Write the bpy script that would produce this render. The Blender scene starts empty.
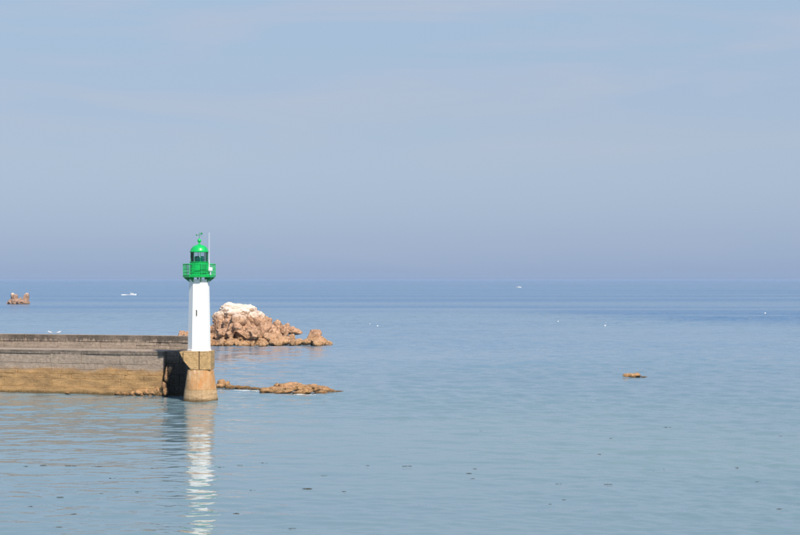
import bpy, bmesh, math, random
import numpy as np
from mathutils import Vector, noise, Matrix
R = math.radians
random.seed(7)
scene = bpy.context.scene
col = scene.collection

# ---------------------------------------------------------------- camera, sky, sun, exposure
CAM_H = 10.4
FPX = 1555.0                     # focal length in pixels of an 800 px wide picture
HORIZON = 280.0
cam = bpy.data.cameras.new('camera')
cam.sensor_width = 36.0
cam.lens = FPX * 36.0 / 800.0
cam.clip_start = 0.5
cam.clip_end = 90000.0
cam_o = bpy.data.objects.new('camera', cam)
cam_o.location = (0, 0, CAM_H)
cam_o.rotation_euler = (R(90) + math.atan((HORIZON - 267.5) / FPX), 0, 0)
col.objects.link(cam_o)
scene.camera = cam_o

SUN_AZ, SUN_EL = R(28.5), R(43.5)    # azimuth to the right of the direction behind the camera
to_sun = Vector((math.sin(SUN_AZ) * math.cos(SUN_EL), -math.cos(SUN_AZ) * math.cos(SUN_EL), math.sin(SUN_EL)))
world = bpy.data.worlds.new('World')
scene.world = world
world.use_nodes = True
wn = world.node_tree
for n in list(wn.nodes):
    wn.nodes.remove(n)
w_out = wn.nodes.new('ShaderNodeOutputWorld')
w_bg = wn.nodes.new('ShaderNodeBackground')
w_bg.inputs['Strength'].default_value = 0.1
sky = wn.nodes.new('ShaderNodeTexSky')
sky.sky_type = 'NISHITA'
sky.sun_disc = False
sky.sun_elevation = SUN_EL
sky.sun_rotation = math.atan2(to_sun.x, to_sun.y)
sky.altitude = 0
sky.air_density = 1.0
sky.dust_density = 1.0
sky.ozone_density = 2.0
# thin summer haze veil over the whole sky plus faint cirrus streaks
tc = wn.nodes.new('ShaderNodeTexCoord')
mp = wn.nodes.new('ShaderNodeMapping')
mp.inputs['Scale'].default_value = (2.2, 2.2, 17.0)
mp.inputs['Rotation'].default_value = (0, R(2), 0)
cn = wn.nodes.new('ShaderNodeTexNoise')
cn.inputs['Scale'].default_value = 2.3
cn.inputs['Detail'].default_value = 5
cn.inputs['Roughness'].default_value = 0.5
cn.inputs['Distortion'].default_value = 0.6
cr = wn.nodes.new('ShaderNodeMapRange')
cr.inputs['From Min'].default_value = 0.46
cr.inputs['From Max'].default_value = 0.80
cr.inputs['To Min'].default_value = 0.0
cr.inputs['To Max'].default_value = 0.62
veil = wn.nodes.new('ShaderNodeMix')
veil.data_type = 'RGBA'
veil.inputs['Factor'].default_value = 0.8
sepz = wn.nodes.new('ShaderNodeSeparateXYZ')
ramp = wn.nodes.new('ShaderNodeValToRGB')
ramp.color_ramp.interpolation = 'EASE'
for i_, (p_, c_) in enumerate(((0.0, (0.248, 0.350, 0.560)), (0.085, (0.338, 0.420, 0.560)), (0.19, (0.345, 0.455, 0.600)), (0.7, (0.20, 0.33, 0.58)))):
    e_ = ramp.color_ramp.elements[i_] if i_ < 2 else ramp.color_ramp.elements.new(p_)
    e_.position = p_; e_.color = c_ + (1,)
vsc = wn.nodes.new('ShaderNodeVectorMath'); vsc.operation = 'SCALE'
vsc.inputs['Scale'].default_value = 10.0
wn.links.new(tc.outputs['Generated'], sepz.inputs[0])
wn.links.new(sepz.outputs['Z'], ramp.inputs['Fac'])
wn.links.new(ramp.outputs['Color'], vsc.inputs[0])
wn.links.new(vsc.outputs[0], veil.inputs['B'])
cir = wn.nodes.new('ShaderNodeMix')
cir.data_type = 'RGBA'
cir.inputs['B'].default_value = (4.6, 4.75, 5.5, 1)
L = wn.links.new
L(tc.outputs['Generated'], mp.inputs['Vector'])
L(mp.outputs['Vector'], cn.inputs['Vector'])
L(cn.outputs['Fac'], cr.inputs['Value'])
L(sky.outputs['Color'], veil.inputs['A'])
L(veil.outputs['Result'], cir.inputs['A'])
el = wn.nodes.new('ShaderNodeMapRange'); el.interpolation_type = 'SMOOTHSTEP'
for k_n, v_n in (('From Min', 0.04), ('From Max', 0.13), ('To Min', 0.12), ('To Max', 1.0)): el.inputs[k_n].default_value = v_n
L(sepz.outputs['Z'], el.inputs['Value'])
cm = wn.nodes.new('ShaderNodeMath'); cm.operation = 'MULTIPLY'
L(cr.outputs['Result'], cm.inputs[0]); L(el.outputs['Result'], cm.inputs[1])
L(cm.outputs[0], cir.inputs['Factor'])
L(cir.outputs['Result'], w_bg.inputs['Color'])
L(w_bg.outputs['Background'], w_out.inputs['Surface'])

sun = bpy.data.lights.new('sun', 'SUN')
sun.energy = 5.0
sun.angle = R(0.53)
sun.color = (1.0, 0.90, 0.76)
sun_o = bpy.data.objects.new('sun', sun)
sun_o.rotation_euler = to_sun.to_track_quat('Z', 'Y').to_euler()
sun_o.location = to_sun * 200
col.objects.link(sun_o)

scene.view_settings.view_transform = 'Standard'
scene.view_settings.look = 'None'
scene.view_settings.exposure = 0.2
scene.view_settings.gamma = 1.0
scene.render.engine = 'CYCLES'

# ---------------------------------------------------------------- helpers
def at(x, d, z=0.0):
    """world point at lateral picture column x (800 wide), distance d, height z"""
    return Vector(((x - 400.0) * d / FPX, d, z))
def dist_at(y):
    """distance of the water surface seen in picture row y"""
    return CAM_H * FPX / (y - HORIZON)
def zed(y, d):
    return CAM_H - (y - HORIZON) * d / FPX

def tag(o, label=None, cat=None, group=None, kind=None):
    if label: o['label'] = label
    if cat: o['category'] = cat
    if group: o['group'] = group
    if kind: o['kind'] = kind
    return o

def obj(name, bm, mat, parent=None, smooth=False, loc=None):
    me = bpy.data.meshes.new(name)
    bmesh.ops.recalc_face_normals(bm, faces=bm.faces[:])
    bm.to_mesh(me); bm.free()
    if smooth:
        for p in me.polygons: p.use_smooth = True
    me.materials.append(mat)
    o = bpy.data.objects.new(name, me)
    col.objects.link(o)
    if loc is not None: o.location = loc
    if parent is not None: o.parent = parent
    return o

def empty(name, loc=(0, 0, 0), rz=0.0):
    o = bpy.data.objects.new(name, None)
    o.location = loc; o.rotation_euler = (0, 0, rz)
    o.empty_display_size = 0.3
    col.objects.link(o)
    return o

def box(bm, x0, x1, y0, y1, z0, z1):
    vs = [bm.verts.new((x, y, z)) for z in (z0, z1) for (x, y) in ((x0, y0), (x1, y0), (x1, y1), (x0, y1))]
    for f in ((0, 1, 2, 3), (4, 5, 6, 7), (0, 1, 5, 4), (1, 2, 6, 5), (2, 3, 7, 6), (3, 0, 4, 7)):
        bm.faces.new([vs[i] for i in f])

def lathe(bm, prof, n=24, rot=0.0, cx=0.0, cy=0.0, cap=True):
    rings = []
    for r, z in prof:
        rings.append([bm.verts.new((cx + r * math.sin(rot + 2 * math.pi * k / n), cy - r * math.cos(rot + 2 * math.pi * k / n), z)) for k in range(n)])
    for a, b in zip(rings, rings[1:]):
        for k in range(n):
            bm.faces.new((a[k], a[(k + 1) % n], b[(k + 1) % n], b[k]))
    if cap:
        bm.faces.new(rings[0]); bm.faces.new(rings[-1])

def tube(bm, p, q, r, n=8, r2=None):
    p, q = Vector(p), Vector(q)
    d = (q - p).normalized()
    a = d.orthogonal().normalized(); b = d.cross(a)
    r2 = r if r2 is None else r2
    A = [bm.verts.new(p + (a * math.cos(2 * math.pi * k / n) + b * math.sin(2 * math.pi * k / n)) * r) for k in range(n)]
    B = [bm.verts.new(q + (a * math.cos(2 * math.pi * k / n) + b * math.sin(2 * math.pi * k / n)) * r2) for k in range(n)]
    for k in range(n):
        bm.faces.new((A[k], A[(k + 1) % n], B[(k + 1) % n], B[k]))
    bm.faces.new(A); bm.faces.new(B)

# ---------------------------------------------------------------- materials
class NT:
    def __init__(s, name):
        s.m = bpy.data.materials.new(name); s.m.use_nodes = True
        s.t = s.m.node_tree
        s.bsdf = s.t.nodes['Principled BSDF']
        s.out = s.t.nodes['Material Output']
    def n(s, typ, **kw):
        nd = s.t.nodes.new(typ)
        for k, v in kw.items():
            if k in nd.inputs: nd.inputs[k].default_value = v
            else: setattr(nd, k, v)
        return nd
    def l(s, a, b): s.t.links.new(a, b)
    def noise(s, vec, scale, detail=4, rough=0.55, dist=0.0, mscale=None):
        if mscale:
            m = s.n('ShaderNodeMapping'); m.inputs['Scale'].default_value = mscale
            s.l(vec, m.inputs['Vector']); vec = m.outputs['Vector']
        nd = s.n('ShaderNodeTexNoise')
        nd.inputs['Scale'].default_value = scale; nd.inputs['Detail'].default_value = detail
        nd.inputs['Roughness'].default_value = rough; nd.inputs['Distortion'].default_value = dist
        s.l(vec, nd.inputs['Vector'])
        return nd.outputs['Fac']
    def rng(s, v, a, b, c=0.0, d=1.0, smooth=False):
        nd = s.n('ShaderNodeMapRange')
        if smooth: nd.interpolation_type = 'SMOOTHSTEP'
        s.l(v, nd.inputs['Value'])
        for k, x in zip(('From Min', 'From Max', 'To Min', 'To Max'), (a, b, c, d)): nd.inputs[k].default_value = x
        return nd.outputs['Result']
    def math(s, op, a, b=None):
        nd = s.n('ShaderNodeMath'); nd.operation = op
        for i, v in enumerate((a, b)):
            if v is None: continue
            if isinstance(v, (int, float)): nd.inputs[i].default_value = v
            else: s.l(v, nd.inputs[i])
        return nd.outputs[0]
    def mix(s, f, a, b, mode='MIX'):
        nd = s.n('ShaderNodeMix'); nd.data_type = 'RGBA'; nd.blend_type = mode
        for k, v in (('Factor', f), ('A', a), ('B', b)):
            i = nd.inputs[k]
            if k == 'Factor': i = nd.inputs[0]
            if isinstance(v, (int, float)): i.default_value = v
            elif isinstance(v, tuple): i.default_value = v + (1,) if len(v) == 3 else v
            else: s.l(v, i)
        return nd.outputs['Result']
    def pos(s):
        return s.n('ShaderNodeNewGeometry').outputs['Position']
    def sep(s, v):
        nd = s.n('ShaderNodeSeparateXYZ'); s.l(v, nd.inputs[0]); return nd.outputs
    def bump(s, h, strength, dist, normal=None, filt=None):
        nd = s.n('ShaderNodeBump')
        nd.inputs['Strength'].default_value = strength; nd.inputs['Distance'].default_value = dist
        if filt is not None and 'Filter Width' in nd.inputs: nd.inputs['Filter Width'].default_value = filt
        s.l(h, nd.inputs['Height'])
        if normal: s.l(normal, nd.inputs['Normal'])
        return nd.outputs['Normal']

def stone_material(name, dry, stained, tide, tide_w, coping=None, streak_z=None, rnd=0.25):
    """masonry: dry stone above the tide line, weed-stained below, dark lichen runs"""
    s = NT(name)
    P = s.pos(); z = s.sep(P)[2]
    info = s.n('ShaderNodeObjectInfo').outputs['Random']
    fine = s.noise(P, 3.2, 6, 0.65)
    big = s.noise(P, 0.35, 3, 0.5)
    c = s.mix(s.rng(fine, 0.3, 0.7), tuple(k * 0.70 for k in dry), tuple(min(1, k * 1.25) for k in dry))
    grit = s.noise(P, 9.0, 4, 0.7)
    c = s.mix(s.rng(info, 0, 1, 0, rnd), c, tuple(k * 0.6 for k in dry))
    # weathered flat streaks
    hs = s.noise(P, 1.0, 4, 0.6, 0, (0.35, 0.35, 3.2))
    c = s.mix(s.rng(hs, 0.52, 0.72, 0, 0.55), c, (0.16, 0.135, 0.115))
    up = s.rng(s.sep(s.n('ShaderNodeNewGeometry').outputs['Normal'])[2], 0.3, 0.7, 1, 0)
    if streak_z:
        v = s.noise(P, 1.0, 4, 0.7, 0, (3.2, 3.2, 0.12))
        v2 = s.noise(P, 1.0, 3, 0.6, 0, (0.5, 0.5, 0.1))
        for (z0, zl, amt) in streak_z:
            lim = s.math('ADD', zl, s.math('MULTIPLY', s.math('SUBTRACT', v, 0.5), -2.6 * (z0 - zl)))
            m = s.math('MULTIPLY', s.rng(s.math('SUBTRACT', z, lim), -0.06, 0.10, 0, amt), s.rng(z, z0 - 0.01, z0 + 0.03, 1, 0))
            m = s.math('MULTIPLY', s.math('MULTIPLY', m, s.rng(v2, 0.3, 0.6, 0.45, 1.0)), up)
            c = s.mix(m, c, (0.085, 0.075, 0.066))
    t = s.math('ADD', z, s.math('MULTIPLY', s.math('SUBTRACT', big, 0.5), 0.9))
    t = s.math('ADD', t, s.math('MULTIPLY', s.math('SUBTRACT', fine, 0.5), 0.5))
    wet = s.mix(s.rng(s.noise(P, 1.1, 5, 0.65, 0.3, (0.5, 0.5, 1.8)), 0.35, 0.66), tuple(k * 0.62 for k in stained), tuple(min(1, k * 1.2) for k in stained))
    wet = s.mix(s.rng(info, 0, 1, 0, rnd * 0.8), wet, tuple(k * 0.7 for k in stained))
    c = s.mix(s.rng(t, tide - tide_w, tide + tide_w, 0.92, 0, True), c, wet)
    lich = s.math('MULTIPLY', s.rng(s.noise(P, 0.55, 4, 0.65, 0.4), 0.64, 0.72), s.rng(z, 2.9, 3.3))
    c = s.mix(s.math('MULTIPLY', lich, 0.6), c, (0.50, 0.42, 0.20))
    c = s.mix(s.rng(grit, 0.50, 0.72, 0, 0.45), c, (0.12, 0.085, 0.055))
    c = s.mix(s.rng(grit, 0.46, 0.30, 0, 0.25), c, (0.62, 0.52, 0.40))
    # dark weed fringe right at the water
    c = s.mix(s.rng(s.math('ADD', z, s.math('MULTIPLY', s.math('SUBTRACT', fine, 0.5), 0.35)), 0.10, 0.32, 0.75, 0), c, (0.07, 0.05, 0.022))
    s.l(c, s.bsdf.inputs['Base Color'])
    s.bsdf.inputs['Roughness'].default_value = 0.9
    s.bsdf.inputs['Specular IOR Level'].default_value = 0.2
    s.l(s.bump(s.noise(P, 4.5, 8, 0.75, 0.3, (0.7, 0.7, 1.3)), 0.8, 0.13), s.bsdf.inputs['Normal'])
    return s.m

M = {}
M['jetty'] = stone_material('weathered_granite_blocks', (0.37, 0.30, 0.245), (0.49, 0.295, 0.125), 2.25, 0.25, streak_z=((4.02, 3.66, 0.85), (5.28, 4.72, 0.92)))
M['shade_dark'] = stone_material('shade_darkened_granite', (0.13, 0.115, 0.10), (0.055, 0.05, 0.042), 3.2, 0.5, rnd=0.2)  # both tones darkened to paint in the shade beside the pier head
M['head'] = stone_material('pier_head_granite', (0.52, 0.345, 0.165), (0.50, 0.345, 0.20), 1.1, 0.25, rnd=0.12)

def rust_material():
    s = NT('rust_streaked_granite')
    P = s.pos(); z = s.sep(P)[2]
    fine = s.noise(P, 3.0, 6, 0.65)
    c = s.mix(s.rng(fine, 0.3, 0.7), (0.40, 0.26, 0.14), (0.56, 0.38, 0.22))
    run = s.noise(P, 1.0, 4, 0.6, 0.2, (2.0, 2.0, 0.45))
    c = s.mix(s.rng(run, 0.42, 0.66, 0, 0.85), c, (0.50, 0.215, 0.065))
    sal = s.noise(P, 1.0, 3, 0.6, 0, (3.6, 3.6, 0.3))
    m = s.math('MULTIPLY', s.rng(sal, 0.55, 0.68), s.rng(z, 2.0, 2.6))
    c = s.mix(m, c, (0.66, 0.60, 0.50))
    s.l(c, s.bsdf.inputs['Base Color'])
    s.bsdf.inputs['Roughness'].default_value = 0.9
    s.bsdf.inputs['Specular IOR Level'].default_value = 0.2
    s.l(s.bump(s.noise(P, 5.0, 8, 0.7), 0.7, 0.10), s.bsdf.inputs['Normal'])
    return s.m
M['rust'] = rust_material()

def rock_material(name, base, dark, white_z, white_amt, weed_z):
    s = NT(name)
    P = s.pos(); z = s.sep(P)[2]
    g = s.n('ShaderNodeNewGeometry')
    nz = s.sep(g.outputs['Normal'])[2]
    info = s.n('ShaderNodeObjectInfo').outputs['Random']
    a = s.noise(P, 0.9, 6, 0.65, 0.4)
    b = s.noise(P, 4.0, 5, 0.7)
    c = s.mix(s.rng(a, 0.32, 0.68), dark, base)
    c = s.mix(s.rng(b, 0.35, 0.7, 0, 0.45), c, tuple(min(1, k * 1.35) for k in base))
    c = s.mix(s.rng(info, 0, 1, 0, 0.35), c, tuple(k * f for k, f in zip(base, (0.72, 0.60, 0.58))))
    vein = s.noise(P, 0.75, 5, 0.6, 1.0)
    crack = s.rng(s.math('ABSOLUTE', s.math('SUBTRACT', vein, 0.5)), 0.0, 0.018, 0.6, 0)
    c = s.mix(crack, c, tuple(k * 0.3 for k in dark))
    crevice_shade = s.noise(P, 2.2, 4, 0.7, 0.3, (1.4, 1.4, 0.7))
    c = s.mix(s.rng(crevice_shade, 0.53, 0.66, 0, 0.75), c, tuple(k * 0.45 for k in dark))  # crevice shade painted as dark noise patches, without relief
    # gull guano and lichen on the crests
    zz = s.math('ADD', z, s.math('MULTIPLY', s.math('SUBTRACT', a, 0.5), 4.0))
    wm = s.math('MULTIPLY', s.rng(zz, white_z - 0.9, white_z + 0.7, 0, white_amt), s.rng(nz, 0.0, 0.6, 0.25, 1))
    c = s.mix(wm, c, (0.78, 0.70, 0.62))
    # ochre weed zone by the water
    zw = s.math('ADD', z, s.math('MULTIPLY', s.math('SUBTRACT', a, 0.5), 2.6))
    c = s.mix(s.rng(zw, weed_z * 0.3, weed_z * 1.6, 0.6, 0), c, (0.42, 0.25, 0.115))
    c = s.mix(s.rng(s.math('ADD', z, s.math('MULTIPLY', s.math('SUBTRACT', b, 0.5), 0.5)), 0.05, 0.3, 0.8, 0), c, (0.07, 0.045, 0.022))
    s.l(c, s.bsdf.inputs['Base Color'])
    s.bsdf.inputs['Roughness'].default_value = 0.9
    s.bsdf.inputs['Specular IOR Level'].default_value = 0.25
    h = s.math('ADD', s.noise(P, 2.5, 8, 0.7), s.math('MULTIPLY', crack, -0.5))
    s.l(s.bump(h, 0.8, 0.25), s.bsdf.inputs['Normal'])
    return s.m
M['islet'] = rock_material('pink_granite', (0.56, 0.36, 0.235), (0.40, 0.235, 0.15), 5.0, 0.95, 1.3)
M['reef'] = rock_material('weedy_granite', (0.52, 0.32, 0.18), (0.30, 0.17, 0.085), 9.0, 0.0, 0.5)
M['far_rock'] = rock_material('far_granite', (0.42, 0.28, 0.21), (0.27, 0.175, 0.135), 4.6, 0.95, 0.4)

def paint(name, colr, rough=0.45, dirt=0.25, dirtcol=(0.3, 0.25, 0.2), streak=(2, 2, 0.3)):
    s = NT(name)
    P = s.pos()
    a = s.noise(P, 1.6, 5, 0.65, 0.2, streak)
    c = s.mix(s.rng(a, 0.5, 0.8, 0, dirt), colr, tuple(x * 0.6 + y * 0.4 for x, y in zip(colr, dirtcol)))
    s.l(c, s.bsdf.inputs['Base Color'])
    s.bsdf.inputs['Roughness'].default_value = rough
    s.l(s.bump(s.noise(P, 14.0, 4), 0.15, 0.02), s.bsdf.inputs['Normal'])
    return s.m
M['white'] = paint('white_masonry_paint', (0.86, 0.86, 0.85), 0.65, 0.18, (0.55, 0.5, 0.42))
M['green'] = paint('green_gloss_paint', (0.004, 0.46, 0.10), 0.35, 0.25, (0.01, 0.15, 0.05))
M['dark_green'] = paint('dark_green_paint', (0.004, 0.24, 0.07), 0.4, 0.3, (0.01, 0.1, 0.04))
M['white_metal'] = paint('white_metal', (0.8, 0.8, 0.8), 0.4, 0.1)
M['dark'] = paint('dark_opening', (0.09, 0.085, 0.08), 0.6, 0.2)
M['dark_stone'] = paint('lime_mortar', (0.30, 0.235, 0.17), 0.95, 0.3)
M['boat_white'] = paint('boat_gelcoat', (0.78, 0.79, 0.8), 0.3, 0.05)
M['boat_dark'] = paint('boat_canopy', (0.06, 0.07, 0.10), 0.4, 0.1)
M['gull'] = paint('gull_white', (0.8, 0.8, 0.78), 0.8, 0.1)
M['gull_grey'] = paint('gull_grey', (0.35, 0.37, 0.4), 0.8, 0.1)
M['weed'] = paint('floating_weed', (0.045, 0.038, 0.018), 0.5, 0.4, (0.1, 0.07, 0.02))
M['foam'] = paint('sea_foam', (0.80, 0.82, 0.82), 0.8, 0.2, (0.5, 0.55, 0.6), (1, 1, 1))
M['buoy'] = paint('buoy_plastic', (0.82, 0.80, 0.76), 0.35, 0.1)

s = NT('teal_lens_glass')
s.bsdf.inputs['Base Color'].default_value = (0.004, 0.10, 0.09, 1); s.bsdf.inputs['Roughness'].default_value = 0.12
M['lens'] = s.m
s = NT('lantern_glazing')
tr = s.n('ShaderNodeBsdfTransparent'); gl = s.n('ShaderNodeBsdfGlossy'); gl.inputs['Roughness'].default_value = 0.03
fr = s.n('ShaderNodeFresnel'); fr.inputs['IOR'].default_value = 1.15
tr.inputs['Color'].default_value = (0.93, 0.96, 0.95, 1)
mx = s.n('ShaderNodeMixShader')
s.l(fr.outputs[0], mx.inputs[0]); s.l(tr.outputs[0], mx.inputs[1]); s.l(gl.outputs[0], mx.inputs[2]); s.l(mx.outputs[0], s.out.inputs['Surface'])
M['glass'] = s.m

def sea_material():
    s = NT('sea_water')
    P = s.pos(); px = s.sep(P)
    def rot(deg):
        m = s.n('ShaderNodeVectorRotate'); m.rotation_type = 'Z_AXIS'; m.inputs['Angle'].default_value = R(deg)
        s.l(P, m.inputs['Vector']); return m.outputs[0]
    Pa, Pb = rot(14), rot(-19)
    swell = s.noise(P, 1.0, 3, 0.55, 0.4, (0.05, 0.11, 1))
    chop = s.noise(Pa, 1.0, 2, 0.5, 0.4, (0.40, 0.72, 1))
    chop2 = s.noise(Pb, 1.0, 2, 0.5, 0.4, (0.33, 0.60, 1))
    rip = s.noise(P, 1.0, 2, 0.5, 0.4, (1.2, 2.1, 1))
    dash = s.rng(s.noise(P, 1.0, 1, 0.5, 0.2, (0.55, 1.1, 1)), 0.58, 0.78, 0, 0.17, True)
    # wind patches: the open water outside the bay is rougher, with smooth slicks drawn across it
    w1 = s.noise(P, 1.0, 3, 0.5, 0.4, (0.0022, 0.0075, 1))
    edge = s.math('ADD', px[1], s.math('MULTIPLY', s.math('SUBTRACT', w1, 0.5), 330.0))
    edge = s.math('ADD', edge, s.rng(px[0], 20, 100, 0, 170, True))
    edge = s.math('ADD', edge, s.math('MULTIPLY', s.math('SUBTRACT', s.noise(P, 1.0, 4, 0.6, 0.3, (0.006, 0.05, 1)), 0.5), 160.0))
    off = s.rng(edge, 470, 620, 0, 1, True)
    sl1 = s.noise(P, 1.0, 3, 0.55, 0.2, (0.0006, 0.0085, 1))
    sl2 = s.noise(P, 1.0, 3, 0.55, 0.2, (0.00025, 0.0022, 1))
    slick = s.math('MAXIMUM', s.rng(sl1, 0.53, 0.60, 0, 1, True), s.rng(sl2, 0.53, 0.59, 0, 1, True))
    off = s.math('MULTIPLY', off, s.math('SUBTRACT', 1.0, s.math('MULTIPLY', slick, 0.65)))
    # sheltered harbour water beside the jetty is smoother than the bay beyond
    bay = s.rng(s.math('ADD', px[1], s.rng(px[0], -14, 40, 0, 85)), 128, 200, 0.0, 1.0, True)
    patch = s.noise(P, 1.0, 4, 0.55, 0.5, (0.012, 0.035, 1))
    amp = s.math('ADD', s.math('ADD', s.rng(patch, 0.35, 0.68, 0.65, 1.3), s.math('MULTIPLY', bay, s.rng(s.noise(P, 1.0, 4, 0.6, 0.5, (0.007, 0.028, 1)), 0.35, 0.65, 0.3, 2.6))), s.math('MULTIPLY', off, 1.6))
    # the mesh carries the waves near by; the relief here adds capillary ripples and the unresolved far chop
    far = s.rng(px[1], 260, 520, 0.0, 1.0, True)
    h = s.math('ADD', s.math('MULTIPLY', chop, 0.075), s.math('MULTIPLY', chop2, 0.085))
    h = s.math('MULTIPLY', s.math('ADD', h, dash), far)
    h = s.math('ADD', h, s.math('MULTIPLY', rip, s.rng(far, 0, 1, 0.015, 0.030)))
    h = s.math('ADD', s.math('MULTIPLY', s.math('MULTIPLY', swell, far), 0.85), s.math('MULTIPLY', h, amp))
    s.l(s.rng(px[1], 110, 420, 0.05, 0.17, True), s.bsdf.inputs['Roughness'])
    s.l(s.bump(h, 1.0, 1.0, None, 0.02), s.bsdf.inputs['Normal'])
    # shallow green water over sand inside, deep blue outside
    shoal = s.noise(P, 1.0, 3, 0.5, 0.2, (0.010, 0.014, 1))
    c = s.mix(s.rng(shoal, 0.4, 0.62), (0.135, 0.215, 0.262), (0.152, 0.238, 0.262))
    c = s.mix(s.rng(px[1], 90, 260, 0, 1, True), c, (0.138, 0.228, 0.325))
    c = s.mix(off, c, (0.045, 0.145, 0.30))
    s.l(c, s.bsdf.inputs['Base Color'])
    s.bsdf.inputs['IOR'].default_value = 1.333
    return s.m
M['sea'] = sea_material()

# ---------------------------------------------------------------- the sea
def value_noise(x, y, seed):
    """smooth low-frequency field in 0..1"""
    rs = np.random.RandomState(seed)
    f = np.zeros_like(x)
    for _ in range(9):
        k = rs.uniform(0.4, 1.6); a = rs.uniform(0, 2 * np.pi); ph = rs.uniform(0, 2 * np.pi)
        f += np.sin(k * (x * np.cos(a) + y * np.sin(a)) + ph)
    return np.clip(0.5 + f / 9.0 * 1.1, 0, 1)
def smooth(v, a, b):
    t = np.clip((v - a) / (b - a), 0, 1)
    return t * t * (3 - 2 * t)
SEA = {}
def sea_z(x, y):
    """height of the water surface at a place"""
    r = math.log(max(y, 1.0) / SEA['Y0']) / math.log(SEA['ratio']) * (SEA['NR'] - 1)
    c = (x / (0.40 * y + 20.0) + 1) / 2 * (SEA['NC'] - 1)
    i, j = int(round(r)), int(round(c))
    if 0 <= i < SEA['NR'] and 0 <= j < SEA['NC']: return float(SEA['Z'][i, j])
    return 0.0
def build_sea():
    Y0, Y1, NR, NC = 48.0, 540.0, 1250, 620
    yy = Y0 * (Y1 / Y0) ** (np.arange(NR) / (NR - 1.0))
    uu = np.linspace(-1, 1, NC)
    half = 0.40 * yy + 20.0
    X = half[:, None] * uu[None, :]
    Yg = np.repeat(yy[:, None], NC, 1)
    rs = np.random.RandomState(11)
    calm = 0.55 + 0.9 * value_noise(X * 0.055, Yg * 0.10, 3)
    shelter = smooth(Yg + np.clip((X + 15) / 32.0, 0, 1) * 95.0, 120, 190)
    ampl = calm * (0.88 + 0.95 * shelter)
    Z = np.zeros_like(X)
    N = 96
    dyrow = np.gradient(yy)[:, None]
    dxrow = (2 * half / NC)[:, None]
    for i in range(N):
        lam = 0.62 * (8.0 / 0.62) ** (((i + rs.rand()) / N) ** 1.25)
        ang = rs.normal(0, 0.46 + 0.35 * math.exp(-lam / 2.0))
        kx, ky = math.sin(ang), math.cos(ang)
        k = 2 * math.pi / lam
        slope = (0.0072 + 0.0190 * math.exp(-lam / 1.4)) * (0.6 + 0.8 * rs.rand())
        step = dyrow * abs(ky) + dxrow * abs(kx)
        keep = np.clip((lam / step - 2.2) / 2.5, 0, 1)
        grp = 0.5 + value_noise(X * 0.12 + i * 3.1, Yg * 0.12, i % 4 + 20) if i % 7 == 0 else 1.0
        w = np.sin(k * (kx * X + ky * Yg) + rs.uniform(0, 6.283))
        Z += (slope / k) * keep * grp * (w + 0.22 * np.cos(2 * k * (kx * X + ky * Yg)))
    edge = smooth(1 - np.abs(uu)[None, :], 0.0, 0.06) * smooth(Yg, Y0, Y0 + 4) * (1 - smooth(Yg, 440, Y1))
    Z *= ampl * edge
    SEA.update(Z=Z, Y0=Y0, ratio=Y1 / Y0, NR=NR, NC=NC)
    co = np.empty((NR * NC + 8, 3))
    co[:NR * NC, 0] = X.ravel(); co[:NR * NC, 1] = Yg.ravel(); co[:NR * NC, 2] = Z.ravel()
    F, NB = 40000.0, -300.0
    h0, h1 = half[0], half[-1]
    n = NR * NC
    co[n:] = [(-30000, NB, 0), (30000, NB, 0), (-30000, Y0, 0), (30000, Y0, 0), (-30000, Y1, 0), (30000, Y1, 0), (-30000, F, 0), (30000, F, 0)]
    idx = np.arange(n).reshape(NR, NC)
    quads = np.stack([idx[:-1, :-1], idx[:-1, 1:], idx[1:, 1:], idx[1:, :-1]], -1).reshape(-1, 4)
    a0, a1, b0, b1 = idx[0, 0], idx[0, -1], idx[-1, 0], idx[-1, -1]
    extra = np.array([(n, n + 1, n + 3, n + 2), (n + 2, a0, b0, n + 4), (a1, n + 3, n + 5, b1), (n + 4, n + 5, n + 7, n + 6)])
    quads = np.concatenate([quads, extra])
    me = bpy.data.meshes.new('sea')
    me.vertices.add(len(co)); me.vertices.foreach_set('co', co.ravel())
    me.loops.add(quads.size); me.loops.foreach_set('vertex_index', quads.ravel().astype(np.int32))
    me.polygons.add(len(quads)); me.polygons.foreach_set('loop_start', (np.arange(len(quads)) * 4).astype(np.int32))
    me.polygons.foreach_set('use_smooth', np.ones(len(quads), dtype=bool))
    me.update(); me.validate()
    me.materials.append(M['sea'])
    o = bpy.data.objects.new('sea', me); col.objects.link(o)
    return o
tag(build_sea(), 'calm blue sea with small ripples reaching to the horizon', 'sea', kind='structure')

# ---------------------------------------------------------------- jetty
ANG = R(16.5)
U = Vector((math.cos(ANG), -math.sin(ANG), 0))       # along the jetty towards its head
BK = Vector((math.sin(ANG), math.cos(ANG), 0))       # from its harbour face to its back
B0 = at(163.5, 139.6)
def J(s_, t, z):
    return B0 - U * s_ + BK * t + Vector((0, 0, z))

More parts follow.
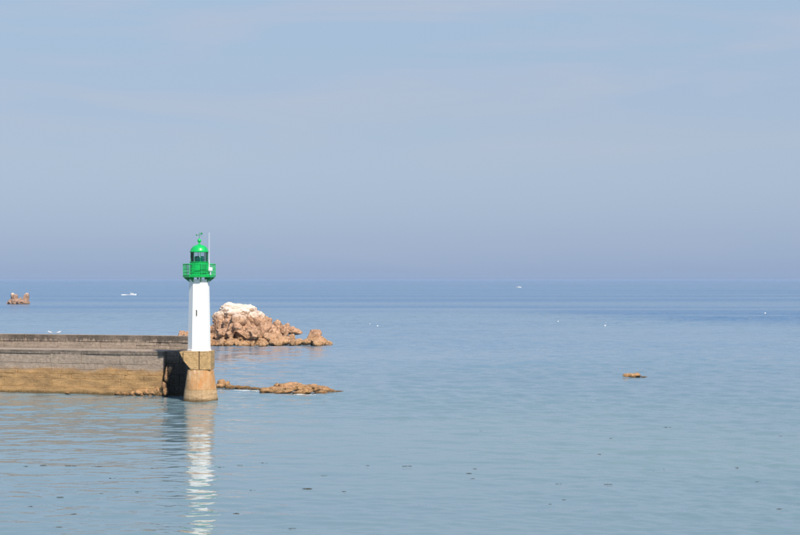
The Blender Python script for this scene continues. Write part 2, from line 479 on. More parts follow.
jetty = empty('stone_jetty', J(20, 2.5, 0))
tag(jetty, 'long weathered stone jetty with a raised parapet and an ochre tide stained foot', 'jetty')
JI = jetty.matrix_world.inverted()
def jobj(name, bm, mat, parent=jetty, smooth=False):
    o = obj(name, bm, mat, parent, smooth)
    o.matrix_parent_inverse = Matrix.Translation(-Vector(parent.location))
    return o
def jbox(bm, s0, s1, t0, t1, z0, z1):
    vs = [bm.verts.new(J(a, b, z)) for z in (z0, z1) for (a, b) in ((s0, t0), (s1, t0), (s1, t1), (s0, t1))]
    for f in ((0, 1, 2, 3), (4, 5, 6, 7), (0, 1, 5, 4), (1, 2, 6, 5), (2, 3, 7, 6), (3, 0, 4, 7)):
        bm.faces.new([vs[i] for i in f])
def jblock(bm, s0, s1, t0, t1, z0, z1, c=0.022, jit=0.02):
    """a dressed block: front arris chamfered, corners slightly worn"""
    r = lambda: random.uniform(-jit, jit)
    back = [(s0, z0), (s1, z0), (s1, z1), (s0, z1)]
    bk = [bm.verts.new(J(a, t1, z)) for a, z in back]
    mid = [bm.verts.new(J(a, t0 + c, z)) for a, z in back]
    ins = [(s0 + c, z0 + c), (s1 - c, z0 + c), (s1 - c, z1 - c), (s0 + c, z1 - c)]
    fr = [bm.verts.new(J(a + r(), t0 + r(), z + r() * 0.6)) for a, z in ins]
    bm.faces.new(bk); bm.faces.new(fr)
    for A, Bq in ((bk, mid), (mid, fr)):
        for k in range(4):
            bm.faces.new((A[k], A[(k + 1) % 4], Bq[(k + 1) % 4], Bq[k]))
LEN = 62.0
DECK = 4.0
JW = 4.6
PW = 0.7
core = bmesh.new()
jbox(core, 0.12, LEN, 0.35, JW - 0.02, -1.5, DECK - 0.06)
jobj('core', core, M['dark_stone'])
# front courses: (z0, z1, projection, min len, max len)
def course(z0, z1, t0, depth, lo, hi, name='block', s_from=0.0, s_to=LEN, gap=0.011, jit=0.02, mat='jetty', var=0.03):
    s_ = s_from
    while s_ < s_to - 0.4:
        e = min(s_to, s_ + random.uniform(lo, hi))
        if s_to - e < 0.8: e = s_to
        b = bmesh.new()
        jblock(b, s_ + gap, e - gap, t0 + random.uniform(-var, var), t0 + depth, z0 + gap * 0.6, z1 - gap * 0.6, jit=jit)
        jobj(name, b, M[mat])
        s_ = e
course(-1.4, 0.62, -0.30, 0.65, 2.2, 4.2)
course(0.62, 1.40, -0.24, 0.6, 1.6, 3.6)
course(1.40, 1.82, -0.20, 0.55, 1.0, 2.4, var=0.06)
course(1.82, 2.20, -0.17, 0.5, 1.0, 2.6, var=0.06)
course(2.20, 2.76, 0.0, 0.4, 2.0, 5.0)
course(2.76, 3.64, 0.02, 0.4, 3.0, 6.5)
course(3.64, DECK, -0.05, 1.1, 2.5, 4.5, name='coping_stone')
deck = bmesh.new()
jbox(deck, 0.1, LEN, 1.06, JW - PW - 0.02, DECK - 0.055, DECK - 0.012)
jobj('deck', deck, M['jetty'])
# parapet at the back of the deck
PEND = -1.55
course(DECK - 0.05, 4.62, JW - PW, PW, 3.6, 6.5, name='parapet_block', s_from=4.6, jit=0.012)
course(DECK - 0.05, 4.30, JW - PW, PW, 1.1, 1.4, name='parapet_block', s_from=0.0, s_to=4.6, jit=0.012)
course(4.30, 4.62, JW - PW, PW, 1.1, 1.4, name='parapet_block', s_from=0.0, s_to=4.6, jit=0.012)
course(DECK - 0.05, 4.62, JW - PW, PW, 1.5, 2.2, name='parapet_block', s_from=PEND, s_to=0.0, jit=0.012)
course(4.62, 5.26, JW - PW - 0.05, PW + 0.1, 3.0, 6.0, name='parapet_block', s_from=PEND, jit=0.012)
# set-back end of the jetty, its shadow deepened by darker stone colour
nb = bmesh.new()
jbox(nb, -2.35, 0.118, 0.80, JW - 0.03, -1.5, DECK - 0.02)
jobj('end_core', nb, M['shade_dark'])
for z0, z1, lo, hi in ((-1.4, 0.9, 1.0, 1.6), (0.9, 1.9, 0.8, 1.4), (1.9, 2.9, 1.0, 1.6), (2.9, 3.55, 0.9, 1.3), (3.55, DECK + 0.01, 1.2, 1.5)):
    course(z0, z1, 0.45, 0.5, lo, hi, s_from=-2.35, s_to=0.0, mat='shade_dark')

# ---------------------------------------------------------------- pier head
HC = at(200.8, 134.2)
ROT = R(-8)
head = empty('pier_head', (HC.x, HC.y, 0))
tag(head, 'round battered granite pier head carrying the lighthouse, rust streaked above the water', 'pier head')
# battered round base in two visible lifts, made of curved blocks
def cone_block(r0a, r1a, z0, z1, a0, a1, inner=0.55, n=5, c=0.012):
    def sq(rr, zz, an):
        if rr == inner: return rr
        pw = 2.0 + 3.2 * max(0.0, min(1.0, (zz - 0.9) / 1.8)) ** 1.5
        an2 = an - R(-2)
        return rr / (abs(math.sin(an2)) ** pw + abs(math.cos(an2)) ** pw) ** (1.0 / pw)
    b = bmesh.new()
    ring = []
    for rr, zz in ((inner, z0), (r0a, z0), (r0a + (r1a - r0a) * 0.5, (z0 + z1) / 2), (r1a, z1), (inner, z1)):
        ring.append([b.verts.new((sq(rr, zz, a0 + (a1 - a0) * k / n) * math.sin(a0 + (a1 - a0) * k / n), -sq(rr, zz, a0 + (a1 - a0) * k / n) * math.cos(a0 + (a1 - a0) * k / n), zz)) for k in range(n + 1)])
    m = len(ring)
    for i in range(m):
        p, q = ring[i], ring[(i + 1) % m]
        for k in range(n):
            b.faces.new((p[k], p[k + 1], q[k + 1], q[k]))
    b.faces.new([r_[0] for r_ in ring]); b.faces.new([r_[-1] for r_ in ring])
    return b
lifts = [(-1.4, 1.02, 1.66, 1.38, 5, 'head', 0.2), (1.02, 2.70, 1.36, 1.04, 6, 'rust', 0.9)]
for z0, z1, ra, rb, nn, mt, ph in lifts:
    for k in range(nn):
        a0 = ph + 2 * math.pi * k / nn + 0.004; a1 = ph + 2 * math.pi * (k + 1) / nn - 0.004
        o = obj('base_stone', cone_block(ra, rb, z0 + 0.006, z1 - 0.006, a0, a1, n=8), M[mt], head)
# square top block of two stones with a slot between
def prism(poly, y0, y1):
    b = bmesh.new()
    A = [b.verts.new((x, y0, z)) for x, z in poly]; C = [b.verts.new((x, y1, z)) for x, z in poly]
    b.faces.new(A); b.faces.new(C)
    for k in range(len(A)):
        b.faces.new((A[k], A[(k + 1) % len(A)], C[(k + 1) % len(A)], C[k]))
    bmesh.ops.bevel(b, geom=b.edges[:], offset=0.025, segments=1, affect='EDGES')
    return b
TOPZ = 4.30
hx = lambda px_: (px_ - 200.8) * 0.0853
def hblock(name, poly, y0, y1, mat):
    o = obj(name, prism([(hx(a), b) for a, b in poly], y0, y1), M[mat], head)
    o.rotation_euler.z = R(-2)
    return o
hblock('cap_stone', ((185.2, TOPZ), (200.6, TOPZ), (200.6, 2.71), (193.0, 2.71), (185.2, 3.50)), -1.09, 1.1, 'head')
hblock('cap_stone', ((201.7, TOPZ), (212.9, TOPZ), (212.9, 2.71), (201.7, 2.71)), -1.09, 1.1, 'head')
hblock('slot_back', ((200.62, TOPZ - 0.15), (201.68, TOPZ - 0.15), (201.68, 2.75), (200.62, 2.75)), -0.95, 1.0, 'dark_stone')
hblock('corner_corbel', ((180.6, TOPZ - 0.06), (185.15, TOPZ - 0.06), (185.15, 3.47)), -0.9, 1.2, 'head')
# solid neck tying the head back to the jetty, shade painted into its colour
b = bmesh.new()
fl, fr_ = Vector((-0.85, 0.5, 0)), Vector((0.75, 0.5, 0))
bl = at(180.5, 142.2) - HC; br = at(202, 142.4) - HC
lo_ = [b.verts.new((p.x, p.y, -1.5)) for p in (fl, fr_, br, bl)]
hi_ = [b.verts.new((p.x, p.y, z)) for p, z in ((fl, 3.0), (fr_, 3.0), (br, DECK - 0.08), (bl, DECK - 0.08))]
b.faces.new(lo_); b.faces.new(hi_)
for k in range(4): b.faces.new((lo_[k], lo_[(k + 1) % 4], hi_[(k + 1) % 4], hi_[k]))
obj('neck', b, M['shade_dark'], head)

# ---------------------------------------------------------------- lighthouse
LH = at(199.3, 134.2)
k_ = 134.0 / FPX
lz = lambda y: CAM_H - (y - HORIZON) * k_ - TOPZ     # height above the cap stones
light = empty('lighthouse', (LH.x, LH.y, TOPZ + 0.002))
light.rotation_euler.z = ROT
tag(light, 'slim white octagonal lighthouse with bright green gallery and domed lantern on the pier head', 'lighthouse')
O8 = R(22.5)
SH_TOP = lz(281.0)
b = bmesh.new()
lathe(b, [(1.04, 0.0), (1.04, 0.10), (0.985, 0.12), (0.86, SH_TOP - 0.02), (0.90, SH_TOP), (0.90, SH_TOP + 0.14)], 8, O8)
obj('shaft', b, M['white'], light)
# narrow window in the front face
wz = lz(312.8); wr = (0.985 + (0.86 - 0.985) * wz / SH_TOP) * math.cos(O8)
fm = bmesh.new()
box(fm, -0.10, -0.062, -wr - 0.035, -wr + 0.10, wz - 0.30, wz + 0.30)
box(fm, 0.062, 0.10, -wr - 0.035, -wr + 0.10, wz - 0.30, wz + 0.30)
box(fm, -0.062, 0.062, -wr - 0.035, -wr + 0.10, wz + 0.26, wz + 0.30)
box(fm, -0.062, 0.062, -wr - 0.050, -wr + 0.10, wz - 0.33, wz - 0.27)
win = obj('window', fm, M['white'], light)
pm = bmesh.new(); box(pm, -0.063, 0.063, -wr - 0.012, -wr + 0.06, wz - 0.268, wz + 0.258)
obj('pane', pm, M['dark'], win)
# corbel brackets under the gallery
GZ = lz(276.2)                     # gallery floor
for k in range(8):
    a = math.pi * 2 * k / 8 + O8
    b = bmesh.new()
    A = []
    for w in (-0.05, 0.05):
        A.append([b.verts.new((w, -y, z)) for y, z in ((0.80, GZ - 0.10), (1.30, GZ - 0.10), (1.30, GZ - 0.17), (0.86, GZ - 0.50), (0.80, GZ - 0.50))])
    b.faces.new(A[0]); b.faces.new(A[1])
    for q in range(5): b.faces.new((A[0][q], A[0][(q + 1) % 5], A[1][(q + 1) % 5], A[1][q]))
    o = obj('bracket', b, M['dark_green'], light); o.rotation_euler.z = a
b = bmesh.new()
lathe(b, [(0.9, GZ - 0.12), (1.33, GZ - 0.11), (1.42, GZ - 0.06), (1.42, GZ), (0.7, GZ + 0.005)], 8, O8)
obj('gallery_floor', b, M['green'], light)
# railing
RZ = lz(264.2); RR = 1.37
def vert8(r, k, z): return Vector((r * math.sin(O8 + k * math.pi / 4), -r * math.cos(O8 + k * math.pi / 4), z))
for k in range(8):
    b = bmesh.new(); tube(b, vert8(RR, k, GZ), vert8(RR * 1.02, k, RZ + 0.03), 0.032, 6)
    obj('railing_post', b, M['green'], light)
for nm, zz, rr, rad in (('top_rail', RZ, RR + 0.02, 0.045), ('middle_rail', GZ + 0.62, RR, 0.025), ('middle_rail', GZ + 0.34, RR, 0.025), ('toe_rail', GZ + 0.08, RR + 0.01, 0.05)):
    b = bmesh.new()
    for k in range(8): tube(b, vert8(rr, k, zz), vert8(rr, k + 1, zz), rad, 6)
    obj(nm, b, M['green'], light)
b = bmesh.new()
for k in range(8):
    for q in range(1, 8):
        p = vert8(RR, k, 0).lerp(vert8(RR, k + 1, 0), q / 8)
        tube(b, (p.x, p.y, GZ), (p.x, p.y, RZ), 0.013, 4)
obj('balusters', b, M['green'], light)
# lantern house
D0, D1 = GZ, lz(261.8)
b = bmesh.new()
lathe(b, [(0.82, D0), (0.82, D0 + 0.10), (0.78, D0 + 0.12), (0.78, D1 - 0.08), (0.84, D1 - 0.06), (0.84, D1), (0.60, D1)], 16, R(11.25))
drum = obj('lantern_drum', b, M['green'], light)
b = bmesh.new(); box(b, -0.26, 0.26, -0.83, -0.70, D0 + 0.12, D1 - 0.16)
o = obj('access_door', b, M['dark_green'], light); o.rotation_euler.z = R(38)
for k in range(8):
    b = bmesh.new()
    box(b, -0.02, 0.02, -0.80, -0.765, D0 + 0.10, D1 - 0.07)
    o = obj('drum_rib', b, M['green'], light); o.rotation_euler.z = k * math.pi / 4 + R(11)
G1 = lz(252.2)
GR = 0.74
for k in range(8):
    b = bmesh.new(); tube(b, vert8(GR, k, D1 - 0.01), vert8(GR, k, G1 + 0.02), 0.024, 6)
    obj('glazing_bar', b, M['dark_green'], light)
    b = bmesh.new()
    p0, p1 = vert8(GR - 0.01, k, 0), vert8(GR - 0.01, k + 1, 0)
    e = (p1 - p0).normalized() * 0.026; p0 += e; p1 -= e
    nr = Vector(((p0 + p1).x, (p0 + p1).y, 0)).normalized() * 0.008
    vs = [b.verts.new((q.x, q.y, z)) for z in (D1 + 0.001, G1) for q in (p0 - nr, p1 - nr, p1, p0)]
    for f in ((0, 1, 2, 3), (4, 5, 6, 7), (0, 1, 5, 4), (1, 2, 6, 5), (2, 3, 7, 6), (3, 0, 4, 7)): b.faces.new([vs[i] for i in f])
    obj('lantern_pane', b, M['glass'], light)
b = bmesh.new()
lz0 = lz(256.2)
lathe(b, [(0.40, D1 - 0.02), (0.42, D1 + 0.05), (0.40, D1 + 0.14), (0.43, D1 + 0.20), (0.41, D1 + 0.30), (0.42, lz0 - 0.06), (0.36, lz0)], 20)
obj('lens', b, M['lens'], light, True)
# dome
DT = lz(244.6)
b = bmesh.new()
prof = [(0.62, G1 - 0.01), (0.82, G1 + 0.0), (0.84, G1 + 0.07), (0.78, G1 + 0.09)]
for q in range(1, 9):
    t = q / 9 * math.pi / 2
    prof.append((0.76 * math.cos(t) ** 0.92, G1 + 0.09 + (DT - G1 - 0.09) * math.sin(t)))
prof += [(0.12, DT), (0.12, DT + 0.05)]
lathe(b, prof, 24)
dome = obj('dome', b, M['green'], light)
for p in dome.data.polygons: p.use_smooth = 0.1 < p.center.z - G1
BZ = lz(240.6)
b = bmesh.new()
lathe(b, [(0.12, DT + 0.05), (0.07, DT + 0.10), (0.07, BZ - 0.16)] + [(max(0.17 * math.sin(t), 0.03), BZ - 0.17 * math.cos(t)) for t in [0.45 + i * 0.33 for i in range(8)]] + [(0.03, BZ + 0.2)], 14)
obj('ball_finial', b, M['green'], dome, True)
b = bmesh.new()
VZ = lz(235.0)
tube(b, (0, 0, BZ + 0.15), (0, 0, lz(232.4)), 0.022, 6)
tube(b, (-0.26, 0, VZ), (0.26, 0, VZ), 0.018, 6)
tube(b, (0, -0.26, VZ), (0, 0.26, VZ), 0.018, 6)
box(b, 0.10, 0.28, -0.012, 0.012, VZ + 0.06, VZ + 0.2)
box(b, -0.30, -0.2, -0.02, 0.02, VZ - 0.06, VZ + 0.06)
obj('weather_vane', b, M['dark_green'], dome)
# white whip aerial and floodlight on the gallery rail
b = bmesh.new()
ax = (210.8 - 199.3) * k_ + 0.125
tube(b, (ax, -0.9, RZ - 0.5), (ax, -0.9, RZ + 0.35), 0.035, 8)
tube(b, (ax, -0.9, RZ + 0.35), (ax, -0.9, lz(233.0)), 0.022, 8, 0.014)
obj('whip_aerial', b, M['white_metal'], light)
b = bmesh.new()
lx = (212.2 - 199.3) * k_ + 0.125
box(b, lx - 0.17, lx + 0.15, -0.98, -0.78, GZ + 0.46, GZ + 0.74)
box(b, lx - 0.03, lx + 0.03, -0.9, -0.86, GZ + 0.1, GZ + 0.46)
bmesh.ops.bevel(b, geom=b.edges[:], offset=0.02, segments=1, affect='EDGES')
obj('signal_box', b, M['white_metal'], light)

# ---------------------------------------------------------------- rocks
def boulder_mesh(sx, sy, sz, seed, sub=4, cuts=10, rough=0.085):
    rnd = random.Random(seed)
    b = bmesh.new()
    bmesh.ops.create_icosphere(b, subdivisions=sub, radius=1.0)
    planes = []
    for _ in range(cuts):
        n = Vector((rnd.gauss(0, 1), rnd.gauss(0, 1), rnd.gauss(0, 0.8))).normalized()
        planes.append((n, rnd.uniform(0.50, 0.86)))
    off = Vector((rnd.uniform(-50, 50), rnd.uniform(-50, 50), rnd.uniform(-50, 50)))
    for v in b.verts:
        p = v.co.copy()
        for n, d in planes:
            e = p.dot(n) - d
            if e > 0: p -= n * e * 0.92
        f = noise.fractal(p * 1.3 + off, 0.95, 2.2, 6)
        cell = noise.cell(p * 2.1 + off + noise.noise_vector(p * 1.3 + off) * 0.5)     # blocky jointed granite
        rdg = abs(noise.noise(p * 2.3 + off * 2))
        p += p.normalized() * (f * rough * 1.7 + (cell - 0.5) * rough * 1.0 - max(0.0, 0.09 - rdg) * 1.3)
        v.co = (p.x * sx, p.y * sy, p.z * sz)
    return b
def rock_group(name, label, cat, d0, items, mat, group=None, sub=4):
    """items: (x, y_centre, width_px, height_px, depth offset m, tilt deg)"""
    root = empty(name, at(items[0][0], d0))
    tag(root, label, cat, group)
    for i, it in enumerate(items):
        x, y, w, h, dd = it[:5]
        tilt = it[5] if len(it) > 5 else random.uniform(-12, 12)
        d = d0 + dd
        sc = d / FPX
        p = at(x, d, zed(y, d))
        sx, sz = w * sc / 2 * 1.10, h * sc / 2 * 1.12
        sy = max(sx * 0.8, sz * 0.7)
        o = obj('boulder', boulder_mesh(sx, sy, sz, hash((name, i)) if False else len(name) * 131 + i * 17, sub + (1 if w > 20 and name == 'rock_islet' else 0)), mat, root, False)
        o.location = p - Vector(root.location)
        o.rotation_euler = (0, R(tilt), 0)
        for pl in o.data.polygons: pl.use_smooth = True
    return root

islet = [
    (236, 316, 36, 25, 3, 8), (224, 324, 22, 26, 2, -6), (232, 309, 24, 12, 3, 4), (247, 313, 24, 16, 4, 22), (255, 325, 26, 26, 3, 38), (266, 334, 22, 20, 1, 32), (272, 338, 18, 16, 1, 20), (241, 328, 36, 20, 0, 3),
    (216, 331, 16, 16, 2, -10), (228, 335, 26, 14, -1), (246, 337, 24, 16, -2), (264, 332, 18, 18, 0, 30), (210, 338, 16, 11, 0), (206, 343, 18, 9, -1),
    (218, 342, 16, 9, -3), (232, 343, 18, 9, -3), (246, 344, 18, 8, -4), (258, 342, 18, 10, -3), (270, 340, 18, 12, -2, 20), (278, 329, 13, 17, 2, -25),
    (285, 331, 10, 15, 2, 20), (294, 331, 17, 8, 3, 4), (283, 341, 18, 12, -2), (291, 340, 12, 12, -1), (298, 342, 14, 9, -2), (307, 342, 13, 8, -2),
    (315, 338, 14, 16, -1, 18), (320, 341, 20, 11, -2, 12), (328, 344, 12, 6, -2), (198, 340, 18, 14, 1), (188, 337, 14, 14, 2), (182, 335, 8, 12, 3), (174, 342, 14, 8, 2),
    (276, 344, 14, 6, -4), (222, 336, 14, 12, -1, 30), (238, 320, 20, 14, -1, -14), (252, 331, 14, 14, -2, 40), (268, 324, 16, 12, 4, 38),
]
_r = random.Random(12)
for _ in range(26):
    x_ = _r.uniform(203, 330)
    islet.append((x_, _r.uniform(341, 346), _r.uniform(5, 13), _r.uniform(5, 11), _r.uniform(-5.5, -2), _r.uniform(-35, 35)))
for _ in range(5):
    islet.append((_r.uniform(212, 268), _r.uniform(324, 339), _r.uniform(7, 13), _r.uniform(6, 12), _r.uniform(-4.5, -1.5), _r.uniform(-40, 40)))
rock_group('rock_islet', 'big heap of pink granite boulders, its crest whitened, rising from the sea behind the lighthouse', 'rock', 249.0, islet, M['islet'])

reef = [
    (276, 390, 30, 9, 2, 2), (292, 388, 34, 11, 3, 1), (310, 388.5, 30, 10, 2.5, 4), (324, 390.5, 24, 8, 1.5, 6), (336, 392.5, 18, 4, 1, 2),
    (268, 391.5, 16, 6, 0.5), (284, 392, 20, 5, -1), (303, 392, 22, 5, -1), (318, 393, 20, 4, -1), (298, 385.5, 12, 6, 4), (280, 386, 14, 6, 4), (314, 386, 12, 5, 4), (288, 390, 10, 6, 0, 30), (306, 389.5, 12, 6, 0, -20), (331, 391, 10, 4, 1),
]
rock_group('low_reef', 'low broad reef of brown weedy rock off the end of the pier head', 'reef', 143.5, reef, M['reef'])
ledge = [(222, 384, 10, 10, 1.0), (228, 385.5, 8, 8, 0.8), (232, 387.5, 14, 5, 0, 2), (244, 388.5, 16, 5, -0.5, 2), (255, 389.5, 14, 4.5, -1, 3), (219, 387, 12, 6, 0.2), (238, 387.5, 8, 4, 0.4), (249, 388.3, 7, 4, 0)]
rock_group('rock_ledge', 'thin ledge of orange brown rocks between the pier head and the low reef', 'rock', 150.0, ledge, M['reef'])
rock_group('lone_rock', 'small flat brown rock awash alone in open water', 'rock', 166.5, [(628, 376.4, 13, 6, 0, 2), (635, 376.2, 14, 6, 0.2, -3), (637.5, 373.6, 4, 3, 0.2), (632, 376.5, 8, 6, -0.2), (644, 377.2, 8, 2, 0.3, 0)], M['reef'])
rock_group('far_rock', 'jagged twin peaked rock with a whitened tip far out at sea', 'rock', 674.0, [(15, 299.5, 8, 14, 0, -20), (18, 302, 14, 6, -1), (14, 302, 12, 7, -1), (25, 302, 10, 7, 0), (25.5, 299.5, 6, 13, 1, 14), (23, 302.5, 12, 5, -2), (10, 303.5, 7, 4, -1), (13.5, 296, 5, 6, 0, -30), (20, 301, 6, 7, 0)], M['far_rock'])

# stones tumbled along the jetty foot and in the notch beside the pier head
foot = [(118, 393.6, 7, 3.6), (126, 394.5, 8, 5), (133, 394, 8, 5.5), (140, 393, 9, 7), (147, 392.5, 9, 8), (153, 393.5, 8, 7), (158, 391.5, 9, 10), (162, 394.5, 8, 7), (151, 396, 8, 4), (143, 396, 8, 4), (135, 396.3, 7, 3.5), (157, 397, 7, 4),
        (68, 392.8, 6, 2.5), (162, 385, 6, 8), (156, 386, 7, 5)]
for i, (x, y, w, h) in enumerate(foot):
    d = 139.6 + (394 - y) * 0.03 + (164 - x) * 0.024 - 0.25
    sc = d / FPX
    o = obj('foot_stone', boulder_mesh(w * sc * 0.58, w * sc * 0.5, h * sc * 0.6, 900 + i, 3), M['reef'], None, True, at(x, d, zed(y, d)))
    o.rotation_euler = (0, R(random.uniform(-15, 15)), 0)
    tag(o, 'loose ochre stone at the waterline against the jetty foot', 'stone', 'loose stones along the jetty foot')
for i, (x, y, w, h, t) in enumerate(((166.5, 375, 6, 16, 8), (164.5, 385, 5, 9, -14), (169, 371, 5, 9, 20), (166, 392, 7, 9, 0))):
    d = 138.9; sc = d / FPX
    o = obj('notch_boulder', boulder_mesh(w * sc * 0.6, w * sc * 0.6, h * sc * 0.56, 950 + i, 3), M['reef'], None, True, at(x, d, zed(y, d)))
    o.rotation_euler = (0, R(t), 0)
    tag(o, 'upright pinkish boulder wedged in the shaded notch between jetty and pier head', 'boulder', 'boulders wedged in the notch beside the pier head')

# ---------------------------------------------------------------- foam round the rocks
def foam(pts, label, seed):
    rnd = random.Random(seed)
    b = bmesh.new()
    for (x0, x1, y, wid) in pts:
        for k in range(int((x1 - x0) * 6)):
            t = rnd.random()
            env = 0.3 + 0.7 * math.sin(math.pi * t)
            p = at(x0 + (x1 - x0) * t, dist_at(y))
            p.y += rnd.gauss(0, wid * env)
            r_ = rnd.uniform(0.02, 0.075) * (0.5 + env)
            n = 6
            zs = sea_z(p.x, p.y) + 0.006
            vs = [b.verts.new((p.x + r_ * 1.8 * rnd.uniform(0.6, 1.2) * math.cos(i * 2 * math.pi / n), p.y + r_ * rnd.uniform(0.6, 1.2) * math.sin(i * 2 * math.pi / n), zs)) for i in range(n)]
            c = b.verts.new((p.x, p.y, zs + r_ * 0.35))
            for i in range(n): b.faces.new((vs[i], vs[(i + 1) % n], c))
    tag(obj('foam', b, M['foam'], None, True), label, 'foam', kind='stuff')
foam([(217.5, 238, 390.0, 0.12), (234, 250, 390.8, 0.05), (252, 260, 391.7, 0.03)], 'white foam washing along the foot of the rock ledge', 3)
foam([(294, 305, 394.3, 0.06), (306, 316, 394.5, 0.03)], 'thin broken foam along the low reef', 4)

# ---------------------------------------------------------------- boats
def motor_boat(name, label, loc, length, rz, cabin=True):
    root = empty(name, loc, rz)
    tag(root, label, 'boat')
    Lh = length / 2; W = length * 0.17
    b = bmesh.new()
    st = [(-1.0, 0.85, 0.62), (-0.5, 1.0, 0.60), (0.1, 0.98, 0.66), (0.6, 0.68, 0.80), (0.9, 0.25, 0.95), (1.02, 0.02, 1.02)]
    rows = []
    for u, w, h in st:
        x = u * Lh; hh = h * length * 0.15
        rows.append([b.verts.new((x * 0.93 if u > 0.5 else x, 0, -0.25)), b.verts.new((x * 0.97 if u > 0.5 else x, w * W * 0.75, 0.05)), b.verts.new((x, w * W, hh)), b.verts.new((x, 0, hh * 0.92)), b.verts.new((x, -w * W, hh)), b.verts.new((x * 0.97 if u > 0.5 else x, -w * W * 0.75, 0.05))])
    for a, c in zip(rows, rows[1:]):
        for k in range(6): b.faces.new((a[k], a[(k + 1) % 6], c[(k + 1) % 6], c[k]))
    b.faces.new(rows[0]); b.faces.new(rows[-1])
    obj('hull', b, M['boat_white'], root)
    z0 = length * 0.088
    if cabin:
        b = bmesh.new()
        vs = []
        for z, x0, x1, w in ((z0, -0.15 * Lh, 0.5 * Lh, W * 0.7), (z0 + length * 0.13, -0.12 * Lh, 0.26 * Lh, W * 0.6)):
            vs += [b.verts.new(p) for p in ((x0, -w, z), (x1, -w, z), (x1, w, z), (x0, w, z))]
        for f in ((0, 1, 2, 3), (4, 5, 6, 7), (0, 1, 5, 4), (1, 2, 6, 5), (2, 3, 7, 6), (3, 0, 4, 7)): b.faces.new([vs[i] for i in f])
        cb = obj('cabin', b, M['boat_white'], root)
        b = bmesh.new(); box(b, -0.10 * Lh, 0.24 * Lh, -W * 0.69, W * 0.69, z0 + length * 0.045, z0 + length * 0.10)
        obj('cabin_window', b, M['boat_dark'], cb)
    b = bmesh.new(); tube(b, (-0.2 * Lh, 0, z0), (-0.2 * Lh, 0, z0 + length * 0.32), 0.05, 6)
    obj('mast', b, M['white_metal'], root)
    b = bmesh.new(); box(b, -1.1 * Lh, -0.98 * Lh, -0.25, 0.25, -0.1, length * 0.12)
    obj('outboard_motor', b, M['boat_dark'], root)
    return root
d = dist_at(295.2)
motor_boat('motor_boat', 'small white motor boat with a dark canopy heading past beyond the jetty', at(131.5, d), 6.6, R(12))
p = at(126.2, d)
b = bmesh.new()
rnd = random.Random(5)
for k in range(22):
    q = Vector((p.x + rnd.uniform(-3.2, 0.8), p.y + rnd.uniform(-2, 2), 0.02))
    r_ = rnd.uniform(0.15, 0.5)
    vs = [b.verts.new((q.x + r_ * 1.6 * math.cos(t), q.y + r_ * math.sin(t), 0.02 + rnd.uniform(0, 0.25))) for t in [i * math.pi / 3 for i in range(6)]]
    c = b.verts.new((q.x, q.y, 0.3 + r_ * 0.6))
    for i in range(6): b.faces.new((vs[i], vs[(i + 1) % 6], c))
tag(obj('wake', b, M['foam']), 'churned white wake behind the small motor boat', 'wake', kind='stuff')
motor_boat('distant_boat', 'tiny white boat alone out near the horizon', at(518.5, dist_at(287.6)), 7.5, R(-8))

# ---------------------------------------------------------------- mooring buoys
def buoy(x, y, r):
    bb = bmesh.new()
    lathe(bb, [(0.02 * r, -0.7 * r)] + [(r * math.sin(t), -r * math.cos(t) + 0.35 * r) for t in [0.6 + i * 0.27 for i in range(9)]] + [(0.16 * r, 1.36 * r), (0.16 * r, 1.6 * r), (0.05 * r, 1.66 * r)], 14)
    o = obj('mooring_buoy', bb, M['buoy'], None, True, at(x, dist_at(y), sea_z(at(x, dist_at(y)).x, dist_at(y))))
    tag(o, 'small white mooring buoy floating on open water', 'buoy', 'white mooring buoys on the open water')
for x, y, r in ((370, 324.0, 0.30), (377.5, 326.2, 0.27), (558, 321.5, 0.26), (605, 326.0, 0.30), (765, 313.4, 0.42), (606, 322.6, 0.18)):
    buoy(x, y, r * 0.55)

# ---------------------------------------------------------------- gulls on the parapet
def gull(px_, rz):
    s_lo, s_hi = 0.0, 60.0
    for _ in range(40):
        mid = (s_lo + s_hi) / 2
        w = J(mid, JW - PW / 2, 0)
        if 400 + w.x * FPX / w.y > px_: s_lo = mid
        else: s_hi = mid
    w = J(s_lo, JW - PW / 2, 5.25)
    root = empty('gull', w, rz)
    tag(root, 'white gull standing on top of the jetty parapet', 'gull', 'gulls on the jetty parapet')
    root.scale = (0.8, 0.8, 0.8)
    b = bmesh.new()
    prof = [(-0.26, 0.015, 0.19), (-0.16, 0.05, 0.20), (-0.05, 0.085, 0.21), (0.06, 0.09, 0.23), (0.14, 0.06, 0.27), (0.18, 0.045, 0.32), (0.21, 0.05, 0.36), (0.26, 0.035, 0.365), (0.285, 0.012, 0.36), (0.33, 0.006, 0.35)]
    rings = [[b.verts.new((x, r * math.cos(t), z + r * math.sin(t))) for t in [i * math.pi / 4 for i in range(8)]] for x, r, z in prof]
    for a, c in zip(rings, rings[1:]):
        for k in range(8): b.faces.new((a[k], a[(k + 1) % 8], c[(k + 1) % 8], c[k]))
    b.faces.new(rings[0]); b.faces.new(rings[-1])
    for yy in (-0.03, 0.03): tube(b, (0.02, yy, -0.004), (0.02, yy, 0.16), 0.009, 5)
    obj('body', b, M['gull'], root, True)
    for sg in (-1, 1):
        b = bmesh.new()
        A = [b.verts.new((x, sg * y, z)) for x, y, z in ((0.10, 0.088, 0.27), (0.08, 0.092, 0.20), (-0.12, 0.08, 0.18), (-0.34, 0.02, 0.20), (-0.10, 0.075, 0.25))]
        C_ = [b.verts.new((v.co.x, v.co.y + sg * 0.02, v.co.z)) for v in A]
        b.faces.new(A); b.faces.new(C_)
        for k in range(5): b.faces.new((A[k], A[(k + 1) % 5], C_[(k + 1) % 5], C_[k]))
        obj('wing', b, M['gull_grey'], root)
gull(50.5, R(-160)); gull(58.5, R(20))

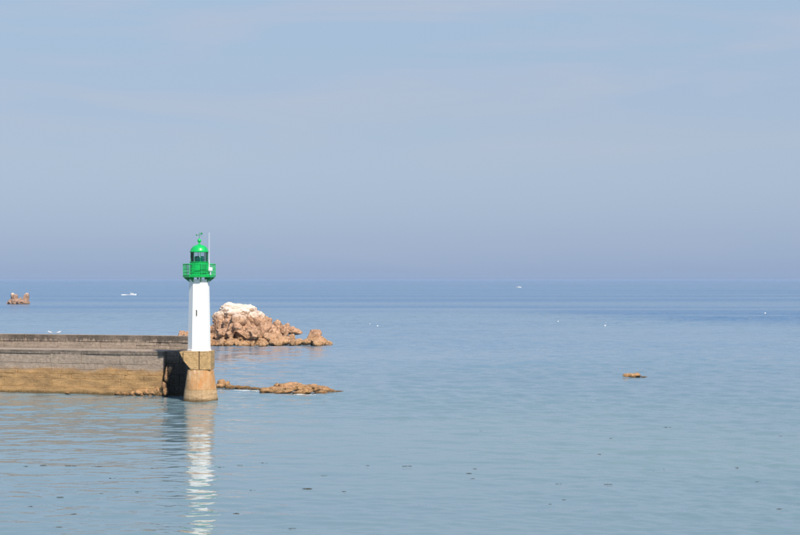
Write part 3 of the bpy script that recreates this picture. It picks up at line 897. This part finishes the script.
# ---------------------------------------------------------------- drifting scraps of seaweed
rnd = random.Random(21)
wm = []
for i in range(5):
    b = bmesh.new()
    for k in range(7):
        a = rnd.uniform(-0.5, 0.5); x, y = rnd.uniform(-0.3, 0.3), rnd.uniform(-0.16, 0.16); ln = rnd.uniform(0.12, 0.4); w = rnd.uniform(0.02, 0.05)
        pts = [Vector((x + math.cos(a) * ln * t, y + math.sin(a + t) * ln * t, 0.012 + 0.05 * math.sin(t * 3.0 + k))) for t in (-0.5, 0, 0.5)]
        for p_, q_ in zip(pts, pts[1:]): tube(b, p_, q_, w, 5, w * 0.7)
    bmesh.ops.recalc_face_normals(b, faces=b.faces[:])
    me = bpy.data.meshes.new('seaweed_scrap'); b.to_mesh(me); b.free(); me.materials.append(M['weed']); wm.append(me)
spots = [(71, 466.5, 1.5), (45, 466, 1.2), (25, 466.5, 1.0), (98, 467, 1.1), (113, 478, .8), (139, 491, .8), (62, 498, 1.0), (73, 514, .9), (58, 528, .8), (265, 463, .8), (240, 465, .7), (310, 488.5, 1.4), (235, 514, .9), (290, 527, 1.0),
         (222, 467, .7), (407, 466, 1.2), (470, 474, 1.0), (474, 468, .7), (471.5, 478.5, .8), (559, 483, .7), (608, 484, .9), (565, 499.5, .7), (549, 504, .6), (480, 432, .6), (661, 468.5, .9), (758, 480.5, .7), (781, 509, .8), (367, 465, .7), (610, 438, .6), (668, 428, 1.1), (780, 435, .6), (600, 454, .6), (736, 467, .6), (120, 430, .5), (155, 468, .8), (324, 475, .7), (345, 492, .6), (30, 506, .7), (100, 494, .7), (253, 490, .6)]
for i, (x, y, sc) in enumerate(spots):
    o = bpy.data.objects.new('seaweed_scrap', wm[i % 5]); col.objects.link(o)
    o.location = at(x, dist_at(y), 0.0); o.location.z = sea_z(o.location.x, o.location.y) + 0.004; o.scale = (sc * 0.62, sc * 0.45, sc * 0.22); o.rotation_euler.z = rnd.uniform(-0.3, 0.3)
    tag(o, 'dark scrap of seaweed drifting on the calm harbour water', 'seaweed', 'drifting seaweed scraps')

# ---------------------------------------------------------------- sea haze
b = bmesh.new()
box(b, -30500, 30500, -400, 40500, -1.0, 18.0)
hz = obj('haze', b, M['foam'])
hz.data.materials.clear()
hm = bpy.data.materials.new('sea_haze'); hm.use_nodes = True
ht = hm.node_tree
ht.nodes.remove(ht.nodes['Principled BSDF'])
hv = ht.nodes.new('ShaderNodeVolumePrincipled')
hv.inputs['Color'].default_value = (0.50, 0.68, 1.0, 1)
hv.inputs['Density'].default_value = 3e-5
hv.inputs['Anisotropy'].default_value = 0.0
ht.links.new(hv.outputs[0], ht.nodes['Material Output'].inputs['Volume'])
hz.data.materials.append(hm)
tag(hz, 'pale blue sea haze softening the horizon', 'haze', kind='stuff')
